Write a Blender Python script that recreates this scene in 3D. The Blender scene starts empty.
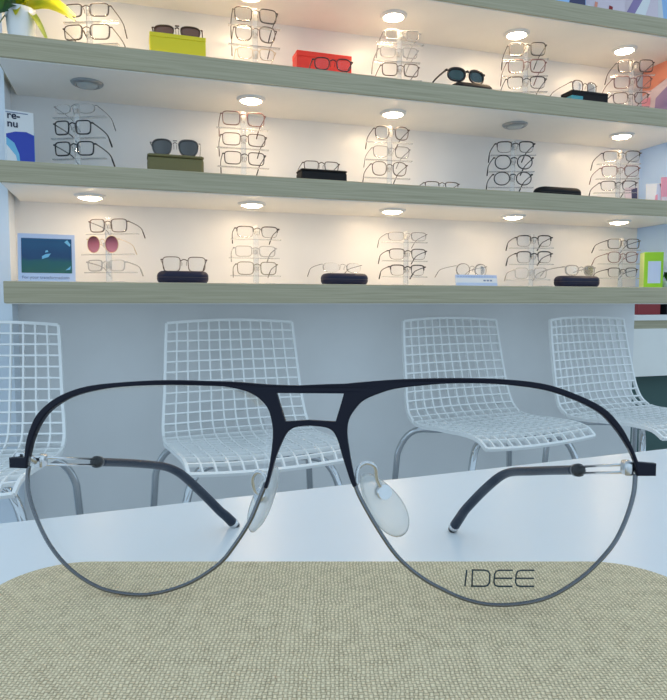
import bpy, bmesh, math, random
from mathutils import Vector, Matrix
random.seed(7)
SC = bpy.context.scene
COL = SC.collection
PI = math.pi

# ------------------------------------------------------------------ materials
def srgb(r, g, b):
    f = lambda c: c/12.92 if c <= .04045 else ((c+.055)/1.055)**2.4
    return (f(r/255), f(g/255), f(b/255), 1)

def mat(name, col, rough=.5, metal=0., spec=.5, coat=0., bump=None, emit=None):
    m = bpy.data.materials.new(name); m.use_nodes = True
    n = m.node_tree.nodes; l = m.node_tree.links; b = n['Principled BSDF']
    b.inputs['Base Color'].default_value = col
    b.inputs['Roughness'].default_value = rough
    b.inputs['Metallic'].default_value = metal
    b.inputs['Specular IOR Level'].default_value = spec
    b.inputs['Coat Weight'].default_value = coat
    tc = n.new('ShaderNodeTexCoord')
    # slight procedural tone variation
    ns = n.new('ShaderNodeTexNoise'); ns.inputs['Scale'].default_value = bump[0] if bump else 9
    l.new(tc.outputs['Object'], ns.inputs['Vector'])
    mx = n.new('ShaderNodeMix'); mx.data_type = 'RGBA'
    mx.inputs['A'].default_value = col
    mx.inputs['B'].default_value = tuple(c*.92 for c in col[:3]) + (1,)
    l.new(ns.outputs['Fac'], mx.inputs['Factor']); l.new(mx.outputs['Result'], b.inputs['Base Color'])
    if bump:
        bp = n.new('ShaderNodeBump'); bp.inputs['Strength'].default_value = bump[1]; bp.inputs['Distance'].default_value = bump[2]
        l.new(ns.outputs['Fac'], bp.inputs['Height']); l.new(bp.outputs['Normal'], b.inputs['Normal'])
    if emit:
        b.inputs['Emission Color'].default_value = emit[0]; b.inputs['Emission Strength'].default_value = emit[1]
    return m

def mat_wood(name, c1, c2, scale=(3, 60, 60), rough=.45):
    m = mat(name, c1, rough); n = m.node_tree.nodes; l = m.node_tree.links; b = n['Principled BSDF']
    tc = n.new('ShaderNodeTexCoord'); mp = n.new('ShaderNodeMapping'); mp.inputs['Scale'].default_value = scale
    ns = n.new('ShaderNodeTexNoise'); ns.inputs['Scale'].default_value = 2.2; ns.inputs['Detail'].default_value = 6
    ns.inputs['Distortion'].default_value = .6
    rp = n.new('ShaderNodeValToRGB'); rp.color_ramp.elements[0].position = .3; rp.color_ramp.elements[1].position = .7
    rp.color_ramp.elements[0].color = c1; rp.color_ramp.elements[1].color = c2
    l.new(tc.outputs['Object'], mp.inputs['Vector']); l.new(mp.outputs['Vector'], ns.inputs['Vector'])
    l.new(ns.outputs['Fac'], rp.inputs['Fac']); l.new(rp.outputs['Color'], b.inputs['Base Color'])
    return m

def mat_clear(name, tint=(1, 1, 1), white=.0, gloss=1., rough=.02, wcol=(1, 1, 1), ior=1.45, dark=None):
    """thin clear sheet: straight-through transparency with a Fresnel reflection"""
    m = bpy.data.materials.new(name); m.use_nodes = True
    n = m.node_tree.nodes; l = m.node_tree.links; n.clear()
    out = n.new('ShaderNodeOutputMaterial'); tr = n.new('ShaderNodeBsdfTransparent'); tr.inputs['Color'].default_value = (*tint, 1)
    gl = n.new('ShaderNodeBsdfGlossy'); gl.inputs['Roughness'].default_value = rough
    fr = n.new('ShaderNodeFresnel'); fr.inputs['IOR'].default_value = ior
    mu = n.new('ShaderNodeMath'); mu.operation = 'MULTIPLY'; mu.inputs[1].default_value = gloss
    l.new(fr.outputs['Fac'], mu.inputs[0])
    last = tr
    if white > 0:
        df = n.new('ShaderNodeBsdfDiffuse'); df.inputs['Color'].default_value = (*wcol, 1)
        m0 = n.new('ShaderNodeMixShader'); m0.inputs['Fac'].default_value = white
        l.new(tr.outputs[0], m0.inputs[1]); l.new(df.outputs[0], m0.inputs[2]); last = m0
    mx = n.new('ShaderNodeMixShader')
    l.new(mu.outputs[0], mx.inputs['Fac']); l.new(last.outputs[0], mx.inputs[1]); l.new(gl.outputs[0], mx.inputs[2])
    l.new(mx.outputs[0], out.inputs['Surface'])
    return m

def mat_linen(name):
    """plain weave: a checker of over and under threads, each with a rounded profile"""
    m = mat(name, (.6, .5, .35, 1), .95, spec=.12); n = m.node_tree.nodes; l = m.node_tree.links; b = n['Principled BSDF']
    P = .00078
    tc = n.new('ShaderNodeTexCoord')
    nz = n.new('ShaderNodeTexNoise'); nz.inputs['Scale'].default_value = 210; nz.inputs['Detail'].default_value = 3
    wob = n.new('ShaderNodeVectorMath'); wob.operation = 'MULTIPLY_ADD'; wob.inputs[1].default_value = (.0014, .0012, .0004)
    l.new(tc.outputs['Object'], nz.inputs['Vector']); l.new(nz.outputs['Color'], wob.inputs[0]); l.new(tc.outputs['Object'], wob.inputs[2])
    sp = n.new('ShaderNodeSeparateXYZ'); l.new(wob.outputs[0], sp.inputs[0])
    def M_(op, a, v=None):
        k = n.new('ShaderNodeMath'); k.operation = op
        if isinstance(a, (int, float)): k.inputs[0].default_value = a
        else: l.new(a, k.inputs[0])
        if v is not None:
            if isinstance(v, (int, float)): k.inputs[1].default_value = v
            else: l.new(v, k.inputs[1])
        return k.outputs[0]
    u = M_('DIVIDE', M_('ADD', sp.outputs[0], M_('MULTIPLY', sp.outputs[2], .37)), P); v = M_('DIVIDE', M_('ADD', sp.outputs[1], sp.outputs[2]), P)
    su = M_('ABSOLUTE', M_('SINE', M_('MULTIPLY', u, PI))); sv = M_('ABSOLUTE', M_('SINE', M_('MULTIPLY', v, PI)))
    par = M_('FLOORED_MODULO', M_('ADD', M_('FLOOR', u), M_('FLOOR', v)), 2.)
    hgt = n.new('ShaderNodeMix'); hgt.data_type = 'FLOAT'
    l.new(par, hgt.inputs['Factor']); l.new(M_('MULTIPLY', sv, .62), hgt.inputs['A']); l.new(su, hgt.inputs['B'])
    st = n.new('ShaderNodeTexNoise'); st.inputs['Scale'].default_value = 330; st.inputs['Detail'].default_value = 4
    l.new(tc.outputs['Object'], st.inputs['Vector'])
    fac = M_('ADD', M_('MULTIPLY', hgt.outputs[0], .62), M_('MULTIPLY', st.outputs['Fac'], .42))
    rp = n.new('ShaderNodeValToRGB'); e = rp.color_ramp.elements
    e[0].position = .16; e[0].color = LINEN[2]; e[1].position = .78; e[1].color = LINEN[0]
    k = e.new(.5); k.color = LINEN[1]
    l.new(fac, rp.inputs['Fac']); l.new(rp.outputs['Color'], b.inputs['Base Color'])
    bp = n.new('ShaderNodeBump'); bp.inputs['Strength'].default_value = .7; bp.inputs['Distance'].default_value = .0004
    l.new(hgt.outputs[0], bp.inputs['Height']); l.new(bp.outputs['Normal'], b.inputs['Normal'])
    return m

LINEN = ((1., .83, .56, 1), (.78, .61, .39, 1), (.31, .24, .15, 1))
M = {}
M['wall'] = mat('white_laminate', (.82, .81, .80, 1), .32, spec=.4)
M['wallpaint'] = mat('white_paint', (.78, .79, .80, 1), .6)
M['panel'] = mat('white_panel', (.90, .87, .81, 1), .5)
M['bluetint'] = mat('blue_daylight_tint', (.48, .68, 1.0, 1), .5)  # blue cast of the daylight, put into the right panel's base colour
M['cooltint'] = mat('white_daylight_tint', (.80, .87, .95, 1), .5)  # white left wall with the bluish daylight mixed into its colour
M['floor'] = mat_wood('floor_boards', (.42, .43, .44, 1), (.52, .53, .54, 1), (1, 12, 12), .5)
M['wood'] = mat_wood('ash_wood', (.36, .315, .20, 1), (.49, .43, .29, 1), (2.0, 60, 110), .5)
M['table'] = mat('white_gloss_top', (.86, .87, .88, 1), .28, spec=.4)
M['linen'] = mat_linen('linen_weave')
M['seam'] = mat('seam_binding', (.12, .1, .08, 1), .8)
M['navy'] = mat('navy_metal', (.005, .006, .017, 1), .4, metal=.0, spec=.22)
M['rim'] = mat('gunmetal_rim', (.20, .205, .22, 1), .2, metal=1)
M['silver'] = mat('silver', (.75, .75, .76, 1), .2, metal=1)
M['chrome'] = mat('chrome', (.58, .60, .62, 1), .07, metal=1)
M['slate'] = mat('slate_temple', (.010, .020, .042, 1), .38, spec=.18)
M['tip'] = mat('black_tip', (.012, .013, .016, 1), .3)
M['lens'] = mat_clear('demo_lens', (.99, .993, .993), gloss=.3, ior=1.35)
M['pad'] = mat_clear('silicone_pad', (.98, .98, .98), white=.36, gloss=.6, rough=.12, wcol=(.93, .95, .94))
M['print'] = mat('lens_print', (.03, .045, .05, 1), .6)
M['acrylic'] = mat_clear('acrylic', (.97, .97, .96), white=.16, gloss=1.6, rough=.05, ior=1.49)
M['plastic'] = mat('white_plastic', (.94, .94, .925, 1), .38)
M['clear'] = mat_clear('clear_lens', (.97, .97, .97), gloss=.8)
M['brownlens'] = mat_clear('brown_lens', (.24, .13, .10), white=.45, gloss=1.2, wcol=(.36, .20, .16))
M['greylens'] = mat_clear('grey_lens', (.1, .11, .11), white=.3, gloss=2.2, wcol=(.22, .21, .20))
M['tealens'] = mat_clear('teal_lens', (.03, .09, .09), white=.3, gloss=2.0, wcol=(.05, .16, .17))
M['brown'] = mat('brown_frame', (.06, .03, .022, 1), .35)
M['black'] = mat('charcoal_frame', (.028, .022, .022, 1), .35)
M['inkblack'] = mat('black_frame', (.008, .008, .011, 1), .3)
M['rose'] = mat('rosewood_frame', (.16, .05, .045, 1), .35)
M['maroon'] = mat('maroon_frame', (.06, .012, .014, 1), .35)
M['gold'] = mat('pale_gold_frame', (.62, .48, .30, 1), .3, metal=.5)
M['olive'] = mat('olive_frame', (.15, .14, .10, 1), .4)
M['silverframe'] = mat('thin_metal_frame', (.16, .15, .15, 1), .3, metal=.6)
M['crystal'] = mat_clear('crystal_frame', (.9, .88, .85), white=.45, gloss=1.5, rough=.1, wcol=(.95, .93, .9))
M['yellow'] = mat('yellow_card', (.72, .62, .01, 1), .5)
M['red'] = mat('red_card', (.72, .03, .012, 1), .45)
M['darkred'] = mat('dark_red_card', (.28, .012, .015, 1), .5)
M['olivecase'] = mat('olive_leather', (.16, .14, .05, 1), .6, bump=(300, .3, .0005))
M['casenavy'] = mat('navy_case', (.010, .012, .038, 1), .5, spec=.3, bump=(400, .2, .0004))
M['caseblack'] = mat('black_case', (.01, .01, .012, 1), .6, spec=.2, bump=(400, .2, .0004))
M['teal'] = mat('teal_card', (.05, .30, .36, 1), .45)
M['tealdark'] = mat('dark_teal_panel', (.05, .11, .10, 1), .6)
M['green'] = mat('lime_card', (.30, .62, .01, 1), .45)
M['limepale'] = mat('pale_lime_card', (.62, .80, .30, 1), .45)
M['paper'] = mat('white_paper', (.8, .8, .8, 1), .6)
M['bluelabel'] = mat('blue_print', (.02, .05, .42, 1), .4)
M['bluelight'] = mat('light_blue_print', (.18, .50, .72, 1), .4)
M['textnavy'] = mat('navy_ink', (.01, .015, .05, 1), .6)
M['textgrey'] = mat('grey_ink', (.2, .25, .38, 1), .6)
M['cardblue'] = mat('pale_blue_card', (.52, .62, .82, 1), .5)
M['pink'] = mat('pink_print', (.78, .32, .42, 1), .5)
M['salmon'] = mat('salmon_print', (.80, .30, .20, 1), .5)
M['violet'] = mat('violet_print', (.30, .22, .42, 1), .5)
M['skyprint'] = mat('sky_print', (.35, .55, .85, 1), .5)
M['darkprint'] = mat('dark_print', (.05, .05, .12, 1), .5)
M['mauve'] = mat('mauve_print', (.72, .60, .66, 1), .5)
M['ceramic'] = mat('white_ceramic', (.82, .83, .82, 1), .25)
M['soil'] = mat('soil', (.05, .03, .02, 1), .9, bump=(80, .6, .004))
M['shelftop'] = mat('white_gloss_shelf_top', (.84, .82, .78, 1), .35, spec=.5)
M['ring'] = mat('trim_ring', (.78, .77, .74, 1), .3)
M['ringdark'] = mat('steel_trim_ring', (.35, .37, .38, 1), .3, metal=.7)
M['lampoff'] = mat('unlit_lamp', (.42, .47, .48, 1), .25)
LAMP = (1, .74, .46, 1)
def lampmat(name, s): return mat(name, (.9, .9, .9, 1), .4, emit=(LAMP, s))

def mat_leaf(name, c1, c2):
    m = mat(name, c1, .4); n = m.node_tree.nodes; l = m.node_tree.links; b = n['Principled BSDF']
    ns = n.new('ShaderNodeTexNoise'); ns.inputs['Scale'].default_value = 14
    tc = n.new('ShaderNodeTexCoord'); l.new(tc.outputs['Object'], ns.inputs['Vector'])
    rp = n.new('ShaderNodeValToRGB'); rp.color_ramp.elements[0].position = .4; rp.color_ramp.elements[1].position = .6
    rp.color_ramp.elements[0].color = c1; rp.color_ramp.elements[1].color = c2
    l.new(ns.outputs['Fac'], rp.inputs['Fac']); l.new(rp.outputs['Color'], b.inputs['Base Color'])
    return m
M['leafyellow'] = mat_leaf('yellow_leaf', (.66, .66, .02, 1), (.38, .52, .03, 1))
M['leafgreen'] = mat_leaf('green_leaf', (.02, .12, .02, 1), (.10, .30, .03, 1))

# gradient materials of real printed / tinted things
def mat_ramp(name, axis, stops, rough=.4, distort=0., tint=False):
    m = bpy.data.materials.new(name); m.use_nodes = True
    n = m.node_tree.nodes; l = m.node_tree.links; b = n['Principled BSDF']; b.inputs['Roughness'].default_value = rough
    tc = n.new('ShaderNodeTexCoord'); sp = n.new('ShaderNodeSeparateXYZ'); l.new(tc.outputs['Generated'], sp.inputs[0])
    src = sp.outputs[axis]
    if distort:
        ns = n.new('ShaderNodeTexNoise'); ns.inputs['Scale'].default_value = 3.; l.new(tc.outputs['Generated'], ns.inputs['Vector'])
        ma = n.new('ShaderNodeMath'); ma.operation = 'MULTIPLY_ADD'; ma.inputs[1].default_value = distort
        l.new(ns.outputs['Fac'], ma.inputs[0]); l.new(src, ma.inputs[2]); src = ma.outputs[0]
    rp = n.new('ShaderNodeValToRGB')
    while len(rp.color_ramp.elements) < len(stops): rp.color_ramp.elements.new(.5)
    for e, (p, c) in zip(rp.color_ramp.elements, stops): e.position = p; e.color = c
    l.new(src, rp.inputs['Fac']); l.new(rp.outputs['Color'], b.inputs['Base Color'])
    if tint:
        tr = n.new('ShaderNodeBsdfTransparent'); l.new(rp.outputs['Color'], tr.inputs['Color'])
        mx = n.new('ShaderNodeMixShader'); mx.inputs['Fac'].default_value = .55
        l.new(tr.outputs[0], mx.inputs[1]); l.new(b.outputs[0], mx.inputs[2])
        l.new(mx.outputs[0], n['Material Output'].inputs['Surface'])
    return m
M['pinklens'] = mat_ramp('pink_tint_lens', 2, [(0, (.85, .42, .50, 1)), (.55, (.55, .2, .27, 1)), (1, (.12, .03, .05, 1))], .1, tint=True)
M['ocean'] = mat_ramp('ocean_print', 2, [(.1, (.02, .11, .08, 1)), (.5, (.010, .10, .11, 1)), (.62, (.006, .05, .14, 1)), (1.0, (.008, .075, .18, 1))], .25, .35)

# ------------------------------------------------------------------ mesh helpers
def obj(name, bm, m, parent=None, smooth=False):
    bmesh.ops.recalc_face_normals(bm, faces=bm.faces[:])
    me = bpy.data.meshes.new(name); bm.to_mesh(me); bm.free()
    for x in (m if isinstance(m, (list, tuple)) else [m]): me.materials.append(x)
    if smooth:
        for p in me.polygons: p.use_smooth = True
    o = bpy.data.objects.new(name, me); COL.objects.link(o)
    if parent is not None: o.parent = parent
    return o

def thing(name, label, cat, loc=(0, 0, 0), rz=0., group=None, rot=None):
    o = bpy.data.objects.new(name, None); COL.objects.link(o)
    o.empty_display_size = .02
    o.location = loc; o.rotation_euler = rot if rot else (0, 0, rz)
    tag(o, label, cat, group); return o

def tag(o, label, cat, group=None):
    o['label'] = label; o['category'] = cat
    if group: o['group'] = group
    return o

def struct(name, bm, m, smooth=False):
    o = obj(name, bm, m, None, smooth); o['kind'] = 'structure'; return o

def BM(): return bmesh.new()

def box(bm, x0, x1, y0, y1, z0, z1, bev=0., seg=2, mi=0):
    b = bmesh.new()
    bmesh.ops.create_cube(b, size=1)
    for v in b.verts:
        v.co = Vector(((x0+x1)/2 + v.co.x*(x1-x0), (y0+y1)/2 + v.co.y*(y1-y0), (z0+z1)/2 + v.co.z*(z1-z0)))
    if bev > 0:
        bmesh.ops.bevel(b, geom=b.edges[:], offset=bev, segments=seg, profile=.5, affect='EDGES')
    merge(bm, b, mi); return bm

def merge(bm, b, mi=0):
    mp = {}
    for v in b.verts: mp[v] = bm.verts.new(v.co)
    for f in b.faces:
        try:
            nf = bm.faces.new([mp[v] for v in f.verts]); nf.material_index = mi or f.material_index; nf.smooth = f.smooth
        except ValueError: pass
    b.free()

def tube(bm, pts, r, n=8, closed=False, cap=True, sx=1., mi=0):
    """swept round (or flattened) tube; r scalar or list"""
    pts = [Vector(p) for p in pts]; N = len(pts)
    R = r if isinstance(r, (list, tuple)) else [r]*N
    T = []
    for i in range(N):
        if closed: t = pts[(i+1) % N] - pts[i-1]
        else: t = pts[min(i+1, N-1)] - pts[max(i-1, 0)]
        T.append(t.normalized())
    up = Vector((0, 0, 1)) if abs(T[0].z) < .9 else Vector((0, 1, 0))
    u = (up - T[0]*up.dot(T[0])).normalized()
    rings = []
    for i in range(N):
        u = (u - T[i]*u.dot(T[i]))
        u = u.normalized() if u.length > 1e-6 else T[i].orthogonal().normalized()
        w = T[i].cross(u)
        rings.append([bm.verts.new(pts[i] + u*math.cos(2*PI*k/n)*R[i]*sx + w*math.sin(2*PI*k/n)*R[i]) for k in range(n)])
    for i in range(N if closed else N-1):
        a, b = rings[i], rings[(i+1) % N]
        for k in range(n):
            f = bm.faces.new((a[k], a[(k+1) % n], b[(k+1) % n], b[k])); f.smooth = True; f.material_index = mi
    if cap and not closed:
        for rr in (rings[0], rings[-1][::-1]):
            f = bm.faces.new(rr); f.material_index = mi
    return bm

def spline(pts, k=6, closed=False):
    P = [Vector(p) for p in pts]; out = []; N = len(P)
    for i in range(N if closed else N-1):
        if closed: a, b, c, d = P[i-1], P[i], P[(i+1) % N], P[(i+2) % N]
        else: a, b, c, d = P[max(i-1, 0)], P[i], P[i+1], P[min(i+2, N-1)]
        for j in range(k):
            t = j/k
            out.append(.5*((2*b) + (c-a)*t + (2*a-5*b+4*c-d)*t*t + (3*b-a-3*c+d)*t**3))
    if not closed: out.append(P[-1])
    return out

def lathe(bm, prof, n=32, c=(0, 0, 0), mi=0):
    rings = []
    for r, z in prof:
        rings.append([bm.verts.new((c[0]+r*math.cos(2*PI*k/n), c[1]+r*math.sin(2*PI*k/n), c[2]+z)) for k in range(n)])
    for a, b in zip(rings, rings[1:]):
        for k in range(n):
            f = bm.faces.new((a[k], a[(k+1) % n], b[(k+1) % n], b[k])); f.smooth = True; f.material_index = mi
    for rr, p in ((rings[0], prof[0]), (rings[-1], prof[-1])):
        if p[0] > 1e-5: bm.faces.new(rr).material_index = mi
    return bm

def rrect(hx, hy, r, n=8):
    o = []
    for cx, cy, a0 in ((hx-r, hy-r, 0), (-hx+r, hy-r, 90), (-hx+r, -hy+r, 180), (hx-r, -hy+r, 270)):
        for k in range(n+1):
            a = math.radians(a0+90*k/n); o.append((cx+r*math.cos(a), cy+r*math.sin(a)))
    return o

def pillow(bm, hx, hy, r, z0, z1, fil_t, fil_b, n=10, s=5, c=(0, 0), mi=0):
    """rounded-rectangle block with rounded top and bottom edges"""
    prof = []
    for k in range(s+1):
        a = PI/2*k/s
        if fil_b > 0: prof.append((fil_b*(1-math.sin(a)), z0+fil_b*(1-math.cos(a))))
    if fil_b <= 0: prof.append((0, z0))
    for k in range(s+1):
        a = PI/2*k/s
        if fil_t > 0: prof.append((fil_t*(1-math.cos(a)), z1-fil_t*(1-math.sin(a))))
    if fil_t <= 0: prof.append((0, z1))
    rings = []
    for ins, z in prof:
        rings.append([bm.verts.new((c[0]+x, c[1]+y, z)) for x, y in rrect(hx-ins, hy-ins, max(r-ins, .0005), n)])
    for a, b in zip(rings, rings[1:]):
        m = len(a)
        for k in range(m):
            f = bm.faces.new((a[k], a[(k+1) % m], b[(k+1) % m], b[k])); f.smooth = True; f.material_index = mi
    bm.faces.new(rings[0][::-1]).material_index = mi; bm.faces.new(rings[-1]).material_index = mi
    return bm

def plate(pts, y0=0., y1=.002, holes=(), bev=0., bow=0.):
    """solid sheet from a closed outline in x,z; thickness along y; bow = x*x factor pushing back"""
    cu = bpy.data.curves.new('t', 'CURVE'); cu.dimensions = '2D'; cu.fill_mode = 'BOTH'
    for loop in [pts]+list(holes):
        s = cu.splines.new('POLY'); s.points.add(len(loop)-1)
        for p, q in zip(s.points, loop): p.co = (q[0], q[1], 0, 1)
        s.use_cyclic_u = True
    cu.extrude = (y1-y0)/2; cu.bevel_depth = bev; cu.bevel_resolution = 1; cu.offset = -bev if bev else 0
    o = bpy.data.objects.new('t', cu); COL.objects.link(o)
    me = bpy.data.meshes.new_from_object(o.evaluated_get(bpy.context.evaluated_depsgraph_get()))
    bpy.data.objects.remove(o); bpy.data.curves.remove(cu)
    bm = bmesh.new(); bm.from_mesh(me); bpy.data.meshes.remove(me)
    bmesh.ops.remove_doubles(bm, verts=bm.verts[:], dist=1e-6)
    for v in bm.verts:
        x, z, t = v.co
        v.co = (x, (y0+y1)/2 - t + bow*x*x, z)
    return bm

def sheet(pts, y, th, bow=0., dome=0.):
    """lens-like thin shell from outline (x,z), fan-filled with rings so that it can dome"""
    bm = bmesh.new(); cx = sum(p[0] for p in pts)/len(pts); cz = sum(p[1] for p in pts)/len(pts); n = len(pts)
    for side, off in ((0, 0.), (1, th)):
        rings = []
        for s in (1., .75, .45):
            rings.append([bm.verts.new((cx+(x-cx)*s, y+off+bow*(cx+(x-cx)*s)**2-dome*(1-s*s), cz+(z-cz)*s)) for x, z in pts])
        c = bm.verts.new((cx, y+off+bow*cx*cx-dome, cz))
        for a, b in zip(rings, rings[1:]):
            for k in range(n):
                f = bm.faces.new((a[k], a[(k+1) % n], b[(k+1) % n], b[k])); f.smooth = True
        for k in range(n):
            f = bm.faces.new((rings[-1][k], rings[-1][(k+1) % n], c)); f.smooth = True
        if side == 0: first = rings[0]
        else:
            for k in range(n): bm.faces.new((first[k], first[(k+1) % n], rings[0][(k+1) % n], rings[0][k]))
    return bm

def text_bm(body, size, y=0., depth=.0004, align='LEFT', bold=0.):
    cu = bpy.data.curves.new('t', 'FONT'); cu.body = body; cu.size = size; cu.extrude = depth/2; cu.align_x = align; cu.offset = bold
    cu.space_line = .8
    o = bpy.data.objects.new('t', cu); COL.objects.link(o)
    me = bpy.data.meshes.new_from_object(o.evaluated_get(bpy.context.evaluated_depsgraph_get()))
    bpy.data.objects.remove(o); bpy.data.curves.remove(cu)
    bm = bmesh.new(); bm.from_mesh(me); bpy.data.meshes.remove(me)
    for v in bm.verts: v.co = (v.co.x, y - v.co.z, v.co.y)
    return bm
def shift(bm, dx=0, dy=0, dz=0, rot=None):
    if rot: bmesh.ops.transform(bm, matrix=rot, verts=bm.verts[:])
    for v in bm.verts: v.co += Vector((dx, dy, dz))
    return bm

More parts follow.
